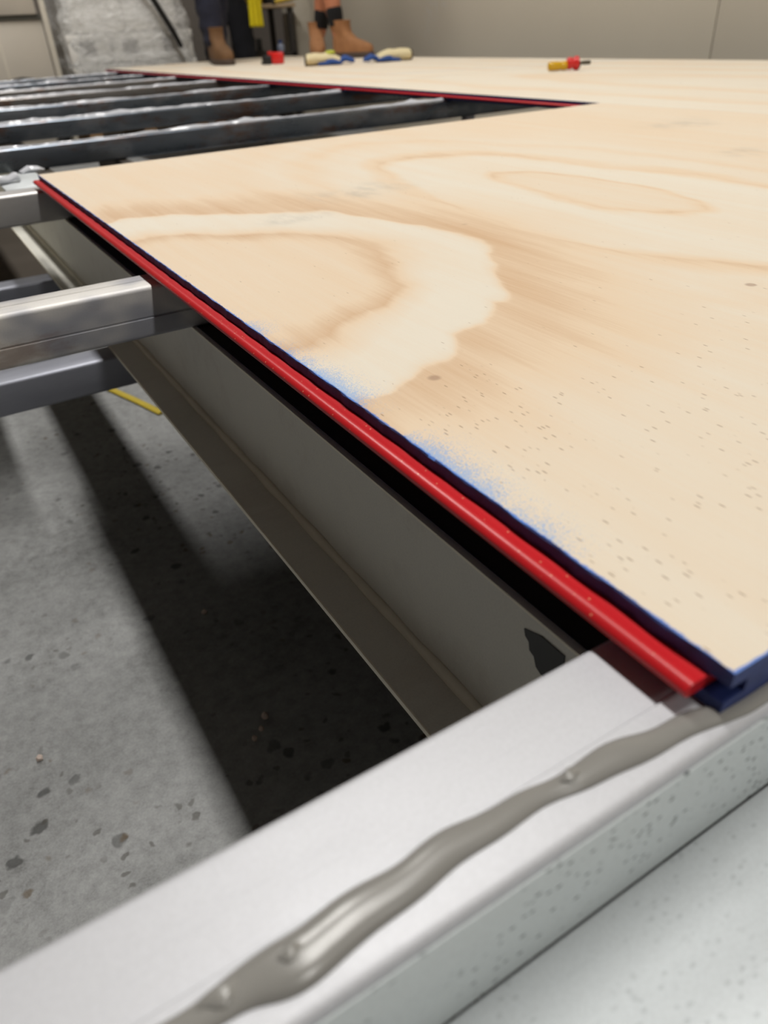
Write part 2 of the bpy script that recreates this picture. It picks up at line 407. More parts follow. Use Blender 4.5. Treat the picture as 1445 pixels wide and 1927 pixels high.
# lamps the hall has: a row of linear high-bay fittings
for i, ly in enumerate(LAMP_YS):
    LAMP_X = LAMP_XS[i]
    e = empty('strip_light', (LAMP_X, ly, LAMP_Z + .1), ['white linear ceiling light behind the camera', 'white linear ceiling light over the near plywood panel', 'white linear ceiling light over the far workers'][i], 'ceiling light', 'row of ceiling strip lights')
    box('housing', (LAMP_X - .17, ly - 1.35, LAMP_Z + .03), (LAMP_X + .17, ly + 1.35, LAMP_Z + .1), 'lamp_body', e, .01)
    box('diffuser', (LAMP_X - .14, ly - 1.3, LAMP_Z + .018), (LAMP_X + .14, ly + 1.3, LAMP_Z + .03), 'lamp', e)
    for s in (-1, 1): box('hanger', (LAMP_X - .01, ly + s - .01, LAMP_Z + .1), (LAMP_X + .01, ly + s + .01, ZC), 'lamp_body', e)
    ld = bpy.data.lights.new('strip_lamp', 'AREA'); ld.shape = 'RECTANGLE'; ld.size = .28; ld.size_y = 2.6; ld.energy = LAMP_POWER[i]; ld.color = (1, .975, .94)
    lo = bpy.data.objects.new('strip_lamp', ld); COL.objects.link(lo); lo.parent = e; lo.location = (0, 0, -.09)

# ------------------------------------------------------------------ steel floor frame
JT = TOP - .0195                # joist tops
frame = empty('steel_floor_frame', (1.0, 2.8, 0), 'welded steel floor frame of parallel joists carrying the plywood sheets', 'floor frame')
XL, XR = -.9, 2.72
# front edge beam: rolled tube with a capping angle in front
eb = link('edge_beam', prof_mesh('edge_beam', rrect(.0930, .1321, JT - .055, JT - .0018, .004), XL, XR, 'x'), 'primer', frame)
eb['label'] = 'pale primed front beam'
cap_prof = [q for q in rrect(.0772, .1040, JT - .0548, JT, .0032) if q[0] < .1] + []
cap_prof = [(.0986, JT - .0004), (.0982, JT)] + [q for q in cap_prof if q[1] > JT - .03] + [q for q in cap_prof if q[1] <= JT - .03] + [(.0986, JT - .0548)]
link('capping_angle', prof_mesh('capping_angle', cap_prof, XL, XR, 'x'), ['primer'], eb)
link('face_strip', prof_mesh('face_strip', rrect(.0765, .0774, JT - .0545, JT - .0045, .0004, 2), XL, XR, 'x'), 'galv_face', eb)
# sealant squeezed out along the beam
sp = [(-.12, .0905, .0062), (-.05, .091, .0058), (-.018, .0915, .0040), (.002, .0915, .0052), (.016, .0905, .0078), (.030, .0915, .0074), (.052, .0928, .0064), (.069, .0940, .0058), (.090, .0935, .0046), (.104, .0925, .0038), (.117, .0915, .0050), (.133, .0900, .0058), (.148, .0880, .0045), (.162, .0862, .0046), (.172, .0842, .0040), (.182, .0822, .0036), (.20, .0822, .0038), (.23, .0826, .0036), (.30, .0822, .0038), (.6, .0822, .0036), (1.2, .0822, .0036)]
ip = interp(sp, 7)
sm = tube_mesh('sealant_bead', [(x, y + .0004 * math.sin(x * 210), JT) for x, y, r in ip], [r * .93 * (1 + .02 * math.sin(x * 210)) for x, y, r in ip], 18, .55)
so = link('sealant_bead', sm, 'sealant', eb); so['label'] = 'smeared grey sealant bead'
for q, (cx, cy, L, rr) in enumerate(((-.0005, .0925, .012, .0026), (.0175, .0915, .007, .0020), (.1115, .0925, .008, .0020))):
    hh = (.0022, .0038, .0022)[q]
    pts = [(cx + L * (t - .5), cy + .0006 * math.sin(t * 9 + q), JT + hh + .0006 * math.sin(t * 3.1)) for t in [k / 6 for k in range(7)]]
    link('sealant_fold', tube_mesh('sealant_fold', pts, [rr * max(.15, math.sin(math.pi * k / 6)) for k in range(7)], 8, .35), 'sealant', eb)

def joist(y0, width, h, mat, seam=False, label=None, x0=XL, x1=XR):
    pf = rrect(y0, y0 + width, JT - h, JT, .004)
    if seam:      # folded section: a joint line along the face and one along the top
        pf = []
        for (u, z) in rrect(y0, y0 + width, JT - h, JT, .0042): pf.append((u, z))
        k = 10   # after the two top corners (5 points each) comes the front face going down
        pf[k:k] = [(y0, JT - .0275), (y0 + .0012, JT - .0283), (y0 + .0012, JT - .0287), (y0 - .0004, JT - .0296)]
        pf[5:5] = [(y0 + .026, JT), (y0 + .0255, JT - .0012), (y0 + .0248, JT - .0012), (y0 + .0243, JT - .0002)]
    o = link('joist', prof_mesh('joist', pf, x0, x1, 'x'), mat, frame)
    if label: o['label'] = label
    return o
joist(.700, .046, .048, 'mill', True, 'bare steel joist with blue and rust stains')
joist(1.331, .05, .046, 'mill_bright', False, 'bright bare steel joist')
JY = [1.963, 2.593, 3.225, 3.86, 4.49, 5.12, 5.75]
for i, jy in enumerate(JY):
    j = joist(jy, .05, .047, 'dark_steel_rusty' if i in (3, 4) else 'dark_steel', False, 'blue-black steel joist with rusty streaks' if i else 'nearest blue-black steel joist')
    # wavy bead of adhesive along the top with lumps
    random.seed(20 + i); pts, rad = [], []; x = -.35
    lump = .0055
    while x < 1.39 + .02 * i:
        lump = max(.0022, min(.009, lump + random.uniform(-.0028, .0028)))
        pts.append((x, jy + .02 + random.uniform(-.004, .004), JT + .0004)); rad.append(lump * (1.5 if random.random() < .12 else 1)); x += .022
    ip = interp([(*p, r) for p, r in zip(pts, rad)], 2)
    link('adhesive_bead', tube_mesh('adhesive_bead', [q[:3] for q in ip], [max(.001, q[3]) for q in ip], 8, .8), 'bead', j)

# bearer under the joists: rolled angle, upright web and a toe to the left
ZB = JT - .0485; ZT = .3775
bx, toe, th = .1885, .1530, .0045
bp_ = [(bx, ZB), (bx + th, ZB), (bx + th, ZT - th)] + [(toe, ZT - th), (toe, ZT)] + [(bx - .006, ZT), (bx - .0035, ZT + .0007), (bx - .0012, ZT + .0025), (bx, ZT + .006)]
be = link('bearer', prof_mesh('bearer', bp_, .1325, 6.3, 'y', True, 1, None, 50), 'bearer', frame); be['label'] = 'grey angle-steel bearer below the joists'
# pale lip along the top of the web
link('bearer_lip', prof_mesh('bearer_lip', rrect(bx - .0003, bx + th + .0002, ZB - .0016, ZB + .0003, .0003, 2), .1325, 6.3, 'y'), 'pale_edge', be)
link('weld_line', tube_mesh('weld_line', [(bx - .0015, .1325 + .02 * k, ZT + .0018 + .0003 * math.sin(k * 2.1)) for k in range(310)], [.0042 + .0006 * math.sin(k * 1.3) for k in range(310)], 8), 'pale_edge', be)['label'] = 'pale line along the inner corner'
link('toe_edge', prof_mesh('toe_edge', rrect(toe - .0006, toe + .0008, ZT - th, ZT + .0003, .0003, 2), .1325, 6.3, 'y'), 'pale_edge', be)
tp = [(.1985, .4700), (.1975, .4660), (.1945, .4640), (.1935, .4590), (.1900, .4575), (.1880, .4520), (.1840, .4500), (.1700, .4480), (.1700, .4745), (.1860, .4745)]  # outline of a ragged dark patch on the web
V = [(bx - .0006, y, z) for y, z in tp] + [(bx, y, z) for y, z in tp]; kk = len(tp)
F = [tuple(range(kk)), tuple(range(kk, 2 * kk))] + [(i, (i + 1) % kk, kk + (i + 1) % kk, kk + i) for i in range(kk)]
pk = box('added_shade_strip', (bx + th + .0005, .134, ZB - .022), (.275, 6.3, ZB - .001), 'shade_filler', be, .001); pk['label'] = 'added dark strip behind the angle, widening its shadow'  # added strip; widens the bearer's shadow and stays dark where lit
to = link('dark_patch', mesh('dark_patch', V, F), 'patch_black', be); to['label'] = 'small ragged black patch'
# unseen second bearer added further left to shadow the floor, and lower cross members
bp2 = [(-.15, ZB), (-.15, ZT - th), (.062, ZT - th), (.062, ZT), (-.145, ZT), (-.145, ZB)]
link('bearer', prof_mesh('bearer', bp2, 1.50, 6.3, 'y', True), 'bearer', frame)
for cy in (.975, 1.43):
    link('cross_member', prof_mesh('cross_member', rrect(cy, cy + .05, ZT - th - .044, ZT - th, .004), XL, .1925, 'x'), 'cross', frame)['label'] = 'low slate-grey cross tube'
# legs that carry the frame
for lx, ly, zt in ((-.7, .980, ZT - th - .043), (-.7, 1.435, ZT - th - .043), (2.4, .705, JT - .047), (2.4, 3.230, JT - .046), (2.4, 5.755, JT - .046), (-.7, 5.755, JT - .046)):
    link('leg', prof_mesh('leg', rrect(lx, lx + .05, 0, zt, .003), ly, ly + .04, 'y'), 'cross', frame)
pl = box('added_shade_board', (.43, .135, .002), (.455, 2.20, ZB - .001), 'shade_filler', frame, .002); pl['label'] = 'added dark board shading the space below the near plywood'  # added board; blocks stray light and keeps the space behind the bearer dark
tag(box('added_dark_sheet', (-.45, 2.25, .0), (1.75, 5.6, .003), 'shade_filler', None, .001), 'added dark sheet on the concrete standing in for shade under the far joists', 'added dark sheet')  # added sheet; its dark colour stands in for shade below the joists
# bracket plate and lump of adhesive beside the far corner of the near sheet
br = link('bracket_plate', box_mesh('bracket_plate', (.118, 1.383, JT - .004), (.190, 1.560, JT + .0005), .0015), 'galv_plate', frame)
link('adhesive_lump', tube_mesh('adhesive_lump', [(.10, 1.44, JT + .003), (.115, 1.445, JT + .009), (.13, 1.452, JT + .006), (.145, 1.458, JT + .010), (.152, 1.47, JT + .003)], [.006, .010, .008, .009, .003], 8, .7), 'bead', br)
link('adhesive_lump', tube_mesh('adhesive_lump', [(.165, 1.55, JT + .002), (.18, 1.556, JT + .006), (.195, 1.55, JT + .005), (.205, 1.56, JT + .002)], [.006, .010, .009, .004], 8, .6), 'bead', br)

# galvanised plate in front of the beam
gp = box('galvanised_plate', (-.9, -.55, JT - .105), (2.7, .0764, JT - .0547), 'galv_plate', None, .0012, 2)
tag(gp, 'pale galvanised steel beam lying in front of the sealed edge beam', 'steel beam')
for lx in (-.6, 1.0, 2.4):
    box('support_leg', (lx, -.30, 0), (lx + .08, -.22, JT - .104), 'cross', gp)

# ------------------------------------------------------------------ plywood sheets
def sheet(x0, x1, y0, y1, kind, label, tongue_mat, detail=False, chalk=None, tongue_end=.008):
    e = empty('plywood_sheet', (x0, y0, JT), label, 'plywood sheet', 'plywood deck sheets')
    zb = JT + .0003
    prof = [(x0 + .0004, TOP - .0003), (x0, TOP - .0009), (x0, TOP - .0068), (x0 + .009, TOP - .0072), (x0 + .009, TOP - .0128), (x0 - .0012, TOP - .0132), (x0 - .0014, zb + .0006), (x0 - .0008, zb), (x1, zb), (x1, TOP - .0135), (x1 - .0125, TOP - .0133), (x1 - .0125, TOP - .0067), (x1, TOP - .0065), (x1, TOP)]
    n = 240 if detail else 1
    rnd = random.Random(5)
    def jit(i, s, u, z):
        if detail and i in (0, 1, 2, 5, 6): u += rnd.uniform(-.00035, .00035) + .0003 * math.sin(s * .9)
        if detail and i in (2, 5): z += rnd.uniform(-.0002, .0002)
        return u, z
    me = prof_mesh('ply_body', prof, y0, y1, 'y', False, n, jit)
    for p in me.polygons:
        p.material_index = 0 if (p.normal.z > .8 and p.center.z > TOP - .0008) else 1
    link('ply_body', me, [ply('plywood_face', (x0, y0, JT), kind, x0, chalk), 'blue_edge'], e)
    t0, t1 = x0 + .009, x0 - .0105
    tz0, tz1 = TOP - .0127, TOP - .0073
    tprof = [(t0, tz1), (t0 - .010, tz1), (t1 + .0055, tz1 - .0002), (t1 + .0040, tz1 + .0002), (t1 + .0022, tz1 - .0004), (t1 + .0005, tz1 - .0017), (t1, tz1 - .003), (t1 + .0006, tz0 + .0006), (t1 + .0020, tz0), (t0, tz0)]
    link('tongue', prof_mesh('tongue', tprof, y0 + tongue_end, y1 - .002, 'y', True, 1, None, 60), tongue_mat, e)['label'] = 'red plastic tongue strip'
    return e
sheet(.1694, 1.3925, .0836, 1.3655, 0, 'near pale plywood sheet with swirling grain, blue edge and bright red tongue', 'red_plastic', True)
XF = 2.735
sheet(1.3940, XF, .175, 2.5855, 1.1, 'far plywood sheet that the amber-handled screwdriver lies on', 'red_plastic', False, ((2.072, 2.822), (2.77, 2.53)))
sheet(1.3940, XF, 2.5875, 4.985, .6, 'far plywood sheet that the gloves and tape measure lie on', 'red_plastic', False, ((2.072, 2.822), (2.77, 2.53)))
sheet(1.3940, XF, 4.987, 6.09, .3, 'farthest plywood sheet, under the brown boot of the navy-trousered worker', 'red_plastic')

# ------------------------------------------------------------------ things on the concrete under the frame
ys_ = [(.215, 1.90, .004), (.248, 1.786, .004), (.285, 1.67, .004), (.312, 1.575, .004)]
tag(link('strap', tube_mesh('strap', interp(ys_, 4), .009, 8, .35), 'yellow_strap'), 'thin yellow strap lying on the concrete under the cross tube', 'strap')
for (cx, cy, r, lab) in ((.162, .857, .0045, 'pale crumb in the middle of the shaded concrete'), (.135, .597, .0042, 'nearest of three pale crumbs in a row on concrete'), (.148, .607, .0036, 'middle of three pale crumbs in a row on concrete'), (.160, .622, .0048, 'farthest of three pale crumbs in a row on concrete'), (-.14, .775, .005, 'white crumb on the sunlit-grey concrete by rust stains'), (-.098, .715, .0045, 'white crumb beside the largest dark stain')):
    bm = bmesh.new(); bmesh.ops.create_icosphere(bm, subdivisions=2, radius=r); rnd = random.Random(int(cx * 1e4))
    for v in bm.verts: v.co *= rnd.uniform(.75, 1.1); v.co += Vector((cx, cy, r * .85))
    me = bpy.data.meshes.new('crumb'); bm.to_mesh(me); bm.free()
    tag(link('crumb', me, 'crumb'), lab.replace('sunlit-grey', 'bright'), 'crumb', 'crumbs on the concrete')

# ------------------------------------------------------------------ things on the far sheets
def frame_pts(org, ang):
    c, s = math.cos(ang), math.sin(ang)
    return lambda a, b, z: (org[0] + c * a - s * b, org[1] + s * a + c * b, org[2] + z)
# screwdriver, lying from picture left to right
sd0 = Vector((2.078, 2.312, TOP)); sd1 = Vector((2.215, 2.235, TOP)); ang = math.atan2(sd1.y - sd0.y, sd1.x - sd0.x)
P = frame_pts(sd0, ang)
e = empty('screwdriver', tuple(sd0), 'stubby screwdriver with amber handle, red collar and black tip', 'screwdriver')
def lathe_x(name, prof, zc, sides=14):
    rings = [[P(a, r * math.cos(2 * math.pi * k / sides), zc + r * math.sin(2 * math.pi * k / sides)) for k in range(sides)] for a, r in prof]
    return loft_mesh(name, rings)
link('handle', lathe_x('handle', [(0, .010), (.003, .0135), (.01, .0145), (.040, .0145), (.042, .0132), (.046, .0132), (.048, .0145), (.066, .0145), (.068, .013)], .0165), 'amber', e)
c_ = link('collar', lathe_x('collar', [(.067, .013), (.070, .0185), (.080, .020), (.086, .0165), (.090, .0165), (.095, .0215), (.106, .0225), (.110, .017), (.112, .008)], .0225), 'red_case', e)
link('grip_pad', lathe_x('grip_pad', [(.090, .011), (.094, .0150), (.110, .0150), (.116, .009)], .0165, 10), 'black_plastic', e)
link('shaft', lathe_x('shaft', [(.11, .0055), (.120, .0055), (.124, .0068), (.150, .0068), (.153, .005)], .0225, 8), 'tool_steel', e)
# tape measure
P = frame_pts((2.06, 4.70, TOP), math.atan2(-.516, .855))
e = empty('tape_measure', (2.06, 4.70, TOP), 'red and black tape measure lying on the far plywood', 'tape measure')
def pbox(name, a0, a1, b0, b1, z0, z1, mat, bev):
    me = box_mesh(name, (a0, b0, z0), (a1, b1, z1), bev)
    for v in me.vertices: v.co = Vector(P(*v.co))
    return link(name, me, mat, e)
pbox('case', -.01, .062, -.028, .028, 0, .062, 'red_case', .012)
pbox('grip', -.066, -.008, -.03, .03, 0, .047, 'black_plastic', .011)
pbox('hook', -.074, -.064, -.012, .012, .002, .016, 'tool_steel', .001)
pbox('lock_button', -.03, -.005, -.012, .012, .045, .066, 'red_case', .004)
# pair of work gloves
def glove(org, ang, flip, label):
    global P
    P = frame_pts(org, ang)
    e = empty('work_glove', tuple(org), label, 'glove', 'pair of work gloves')
    s = flip
    def ring(a, bw, z0, z1, bc=0, n=14):
        return [P(a, bc + bw * math.cos(2 * math.pi * k / n), (z0 + z1) / 2 + (z1 - z0) / 2 * math.sin(2 * math.pi * k / n)) for k in range(n)]
    cuff = loft_mesh('cuff', [ring(-s * .135, .050, .004, .052), ring(-s * .12, .054, .001, .057), ring(-s * .08, .052, .001, .060), ring(-s * .045, .048, .001, .056)])
    link('cuff', cuff, 'cream', e)
    hem = loft_mesh('hem', [ring(-s * .141, .048, .004, .050), ring(-s * .139, .0515, .002, .054), ring(-s * .131, .0525, .002, .055), ring(-s * .128, .049, .004, .05)])
    link('hem', hem, 'hem', e)
    palm = loft_mesh('palm', [ring(-s * .05, .047, .001, .054), ring(-s * .02, .05, .001, .060), ring(s * .02, .05, .001, .050), ring(s * .05, .046, .001, .036), ring(s * .062, .040, .004, .026)])
    link('palm', palm, 'cream', e)
    for q in range(4):
        b = -.034 + q * .0225; L = (.055, .068, .062, .048)[q]
        pts = [P(s * .045, b, .016), P(s * (.06 + L * .35), b * 1.08, .026 + .004 * (q % 2)), P(s * (.06 + L * .75), b * 1.15, .020), P(s * (.06 + L), b * 1.2, .011)]
        link('finger', tube_mesh('finger', pts, [.011, .0115, .011, .007], 8), 'glove_blue', e)
    pts = [P(-s * .02, -.038, .018), P(s * .015, -.064, .016), P(s * .045, -.072, .012)]
    link('finger', tube_mesh('finger', pts, [.013, .012, .008], 8), 'glove_blue', e)['label'] = 'thumb of the glove'
    side = loft_mesh('blue_side', [ring(-s * .07, .012, .001, .012, -.047), ring(-s * .02, .012, .001, .020, -.050), ring(s * .04, .012, .001, .022, -.047), ring(s * .06, .008, .002, .015, -.042)])
    link('blue_side', side, 'glove_blue', e)
    return e
ga = math.atan2(-.516, .855)
g1 = glove(Vector((2.122, 4.083, TOP)), ga + .10, 1, 'cream and blue work glove with lime patch, nearer the tape measure')
P = frame_pts((2.122, 4.083, TOP), ga + .10)
link('lime_badge', loft_mesh('lime_badge', [[P(.0 + r * math.cos(k * math.pi / 5), -.01 + r * math.sin(k * math.pi / 5), z) for k in range(10)] for r, z in ((.026, .052), (.024, .064), (.012, .0665))]), 'lime', g1)
glove(Vector((2.392, 3.953, TOP)), ga + .22, -1, 'cream and blue work glove with cuff pointing towards the grey wall')

# ------------------------------------------------------------------ people
def skin_mesh(name, nodes, edges, sub=2, root=0):
    """nodes: list of (co, radius or (rx, ry))"""
    me = bpy.data.meshes.new(name); me.from_pydata([tuple(n[0]) for n in nodes], edges, [])
    o = bpy.data.objects.new(name, me); COL.objects.link(o)
    o.modifiers.new('s', 'SKIN'); me.skin_vertices or me.skin_vertices.new() if hasattr(me.skin_vertices, 'new') else None
    for i, n in enumerate(nodes):
        r = n[1]; sv = me.skin_vertices[0].data[i]; sv.radius = (r, r) if not hasattr(r, '__len__') else r; sv.use_root = (i == root)
    m = o.modifiers.new('u', 'SUBSURF'); m.levels = sub; m.render_levels = sub
    dg = bpy.context.evaluated_depsgraph_get(); ev = o.evaluated_get(dg)
    out = bpy.data.meshes.new_from_object(ev); bpy.data.objects.remove(o); bpy.data.meshes.remove(me)
    out.name = name; out.polygons.foreach_set('use_smooth', [True] * len(out.polygons)); out.materials.clear(); return out

def boot(parent, org, ang, mat, top=.19, sc=1.0):
    c, s = math.cos(ang), math.sin(ang)
    T = lambda a, b, z: (org[0] + (c * a - s * b) * sc, org[1] + (s * a + c * b) * sc, org[2] + z * sc)
    def foot(cx, hl, hw, z, n=20, pw=2.6, tilt=0.0):
        out = []
        for k in range(n):
            t = 2 * math.pi * k / n; ct, st = math.cos(t), math.sin(t)
            a = cx + hl * math.copysign(abs(ct) ** (2 / pw), ct); b = hw * math.copysign(abs(st) ** (2 / pw), st) * (1 - .14 * (a < 0) - .06 * (a > .1))
            out.append(T(a, b, z + tilt * (a - cx)))
        return out
    up = loft_mesh('boot_upper', [foot(.055, .146, .050, .028), foot(.055, .148, .0525, .050), foot(.050, .142, .052, .075, tilt=-.05), foot(.030, .120, .049, .098, tilt=-.12), foot(-.002, .086, .045, .118, tilt=-.18), foot(-.026, .070, .050, .140, tilt=-.12), foot(-.036, .066, .054, .165), foot(-.038, .067, .056, top), foot(-.038, .070, .059, top + .010), foot(-.038, .062, .052, top + .012)])
    b = link('boot', up, mat, parent)
    link('sole', loft_mesh('sole', [foot(.055, .150, .052, 0), foot(.055, .154, .055, .006), foot(.055, .154, .055, .026), foot(.055, .149, .052, .031)]), 'boot_sole', b)
    for k in range(5):
        a, z = .075 - k * .019, .088 + k * .019
        pts = [T(a - .012, -.032, z - .004), T(a, -.012, z + .010 - .002 * k), T(a + .002, .012, z + .010 - .002 * k), T(a - .012, .032, z - .004)]
        link('lace', tube_mesh('lace', interp(pts, 2), .0032, 6), 'lace', b)
    return b

def person(label, feet, angs, ground, trouser, shorts=False, boot_mat='boot_brown', hem_z=.14, lean=(0, 0), bent=False):
    """feet: two ankle positions on the ground plane; full standing figure about 1.76 m"""
    mid = Vector(((feet[0][0] + feet[1][0]) / 2, (feet[0][1] + feet[1][1]) / 2, ground))
    e = empty('person', tuple(mid), label, 'person')
    fa = (angs[0] + angs[1]) / 2; fw = Vector((math.cos(fa), math.sin(fa), 0)); lt = Vector((-fw.y, fw.x, 0))
    up = Vector((0, 0, 1)); hips = mid + up * .93 + Vector((*lean, 0))
    an = [Vector((f[0], f[1], ground)) - Vector((math.cos(a), math.sin(a), 0)) * .036 for f, a in zip(feet, angs)]
    order = [0, 1] if (an[0] - mid).dot(lt) > 0 else [1, 0]
    nodes = [(hips, (.15, .11)), (hips + up * .16, (.135, .10)), (hips + up * .34, (.155, .11)), (hips + up * .50, (.10, .08)), (hips + up * .58, .055), (hips + up * .66, (.07, .085)), (hips + up * .76, (.076, .092)), (hips + up * .83, (.055, .065))]
    edges = [(0, 1), (1, 2), (2, 3), (3, 4), (4, 5), (5, 6), (6, 7)]
    legs, arms = [], []
    for sgn, oi in ((1, order[0]), (-1, order[1])):
        A = an[oi]; fd = Vector((math.cos(angs[oi]), math.sin(angs[oi]), 0)); hj = hips + lt * sgn * .095 - up * .06; kn = hj.lerp(A + up * .1, .52) + fw * .03
        b = len(nodes); nodes += [(hj, .092), (hj.lerp(kn, .5), .080), (kn, .060), (kn.lerp(A, .30) - fw * .014, .060), (kn.lerp(A, .72), .040), (A + up * .10, .033), (A + up * .062 + fd * .05, .026), (A + up * .05 + fd * .11, .022)]
        edges += [(0, b)] + [(b + k, b + k + 1) for k in range(7)]; legs.append((hj, kn, A))
    for sgn in (1, -1):
        sh = hips + up * .48 + lt * sgn * .18; el = sh - up * .29 + lt * sgn * .05 - fw * .02; wr_ = el + (up * .12 + fw * .2 if bent else -up * .24 + fw * .09); pm = wr_ - up * .075 + fw * .03
        b = len(nodes); nodes += [(sh, .058), (sh.lerp(el, .5), .047), (el, .040), (el.lerp(wr_, .4), .038), (wr_, .027), (pm, (.034, .018))]
        edges += [(3, b)] + [(b + k, b + k + 1) for k in range(5)]; arms.append((sh, el, wr_, pm))
        pmi = b + 5
        for q in range(4):
            L = (.062, .075, .070, .055)[q]; fb = pm + fw * (.026 - q * .017) - up * .02; c1 = fb - up * L * .6 - lt * sgn * .008; c2 = c1 - up * L * .5 - lt * sgn * .022
            k0 = len(nodes); nodes += [(fb, .009), (c1, .0085), (c2, .007)]; edges += [(pmi, k0), (k0, k0 + 1), (k0 + 1, k0 + 2)]
        k0 = len(nodes); tb = wr_ - up * .03 + fw * .035; nodes += [(tb, .011), (tb - up * .035 + fw * .018, .010), (tb - up * .065 + fw * .02, .008)]; edges += [(b + 4, k0), (k0, k0 + 1), (k0 + 1, k0 + 2)]
    link('body', skin_mesh('body', nodes, edges, 1), 'skin', e)
    # head details
    hd = hips + up * .75
    link('nose', tube_mesh('nose', [hd + fw * .085 + up * .02, hd + fw * .108 - up * .015, hd + fw * .088 - up * .025], [.008, .014, .008], 8), 'skin', e)
    for sgn in (1, -1):
        link('eye', tube_mesh('eye', [hd + fw * .082 + lt * sgn * .03 + up * .022, hd + fw * .092 + lt * sgn * .03 + up * .022], [.011, .006], 8), 'bottle', e)
        link('ear', tube_mesh('ear', [hd + lt * sgn * .078 + up * .03, hd + lt * sgn * .088, hd + lt * sgn * .078 - up * .035], [.008, .016, .007], 8), 'skin', e)
    link('mouth', tube_mesh('mouth', [hd + fw * .083 + lt * .022 - up * .055, hd + fw * .09 - up * .055, hd + fw * .083 - lt * .022 - up * .055], [.004, .006, .004], 6), 'boot_tan', e)
    hr = [[hd + up * z + fw * (.0 - .012) + (fw * math.cos(t) * 1.15 + lt * math.sin(t)) * r for t in [2 * math.pi * k / 16 for k in range(16)]] for z, r in ((.03, .086), (.06, .092), (.09, .082), (.115, .055), (.125, .02))]
    link('hair', loft_mesh('hair', hr), 'hair', e)
    # clothes
    tn = [(hips + up * .06, (.165, .125)), (hips, (.168, .128))]; te = [(0, 1)]
    rnd = random.Random(11)
    for (hj, kn, A) in legs:
        b = len(tn)
        if shorts: tn += [(hj, .108), (hj.lerp(kn, .5), .104), (hj.lerp(kn, .86), .098)]; te += [(1, b), (b, b + 1), (b + 1, b + 2)]
        else: tn += [(hj, .106), (hj.lerp(kn, .5), .098), (kn, .086), (kn.lerp(A, .4), .085), (kn.lerp(A, .62), .080), (A.lerp(kn, (hem_z + .035) / max(.1, (kn - A).length)), .073), (A.lerp(kn, hem_z / max(.1, (kn - A).length)) + fw * .004, .076)]; te += [(1, b)] + [(b + k, b + k + 1) for k in range(6)]
    tm = skin_mesh('trousers', tn, te, 2)
    for v in tm.vertices:
        q = math.sin(v.co.z * 78 + v.co.x * 40) * .004 + math.sin(v.co.z * 41 + v.co.y * 63) * .004; v.co += v.normal * q
    link('shorts' if shorts else 'trousers', tm, trouser, e)
    sn = [(hips + up * .02, (.17, .125)), (hips + up * .18, (.155, .118)), (hips + up * .36, (.175, .128)), (hips + up * .50, (.115, .095))]; se = [(0, 1), (1, 2), (2, 3)]
    for (sh, el, w_, p_) in arms:
        b = len(sn); sn += [(sh, .072), (sh.lerp(el, .75), .062)]; se += [(3, b), (b, b + 1)]
    link('shirt', skin_mesh('shirt', sn, se, 2), 'shirt', e)
    for oi, a in ((0, angs[0]), (1, angs[1])):
        boot(e, (feet[oi][0], feet[oi][1], ground), a, boot_mat)
        A = an[oi]
        if shorts:
            hj, kn, _ = legs[0] if order[0] == oi else legs[1]; d = (kn - A)
            pts = [A.lerp(kn, .175 / d.length), A.lerp(kn, .24 / d.length), A.lerp(kn, .262 / d.length), A.lerp(kn, .27 / d.length)]
            link('sock', tube_mesh('sock', pts, [.046, .051, .051, .047], 14, 1.0, (1, 0, 0)), 'sock', e)
    return e, legs, order
# worker in navy trousers, weight on the boot nearest the camera
a1 = math.atan2(-1.0, .10)
p1, _, _ = person('worker in navy trousers and brown boots standing on the farthest plywood', [(1.925, 5.245), (2.035, 5.60)], [a1 - .12, a1 - .15], TOP, 'navy', False, 'boot_brown', .10, (.05, .03))
# worker in shorts
a2 = math.atan2(-.90, .42)
p2, _, _ = person('worker with bare shins, black socks and tan boots by the wall', [(2.575, 5.135), (2.61, 4.80)], [a2 - .85, a2 + .02], TOP, 'glove_blue', True, 'boot_tan', .15, (.02, .03))
# worker standing on the concrete behind the deck, yellow cloth hanging from the pocket
a3 = math.atan2(-.8, -.6)
p3, l3, o3 = person('worker in black trousers standing behind the deck, beside the bench', [(2.655, 6.48), (2.40, 6.72)], [a3, a3 + .2], 0.0, 'black_cloth', False, 'boot_brown', .09, (0, 0), True)
V, F = [], []; nz, nx = 14, 9
for k in range(nz + 1):
    for i in range(nx + 1):
        t = i / nx - .5; z = .99 - .245 * k / nz
        xx = 2.672 + t * (.085 + .03 * k / nz); yy = 6.335 + .012 * math.sin(i * 1.9 + k * .15) - .01 * k / nz + .02 * abs(t)
        V.append((xx, yy, z + .006 * math.sin(i * 2.3)))
nv = len(V); V += [(x + .004, y + .012, z) for x, y, z in V]
for k in range(nz):
    for i in range(nx):
        a = k * (nx + 1) + i; F += [(a, a + 1, a + nx + 2, a + nx + 1), (nv + a, nv + a + nx + 1, nv + a + nx + 2, nv + a + 1)]
rimv = [i for i in range(nx + 1)] + [k * (nx + 1) + nx for k in range(1, nz + 1)] + [nz * (nx + 1) + i for i in range(nx - 1, -1, -1)] + [k * (nx + 1) for k in range(nz - 1, 0, -1)]
for a, b in zip(rimv, rimv[1:] + rimv[:1]): F.append((a, b, nv + b, nv + a))
tag(link('rag', mesh('rag', V, F, True), 'hivis'), 'bright yellow cloth hanging down beside a black trouser leg', 'cloth')

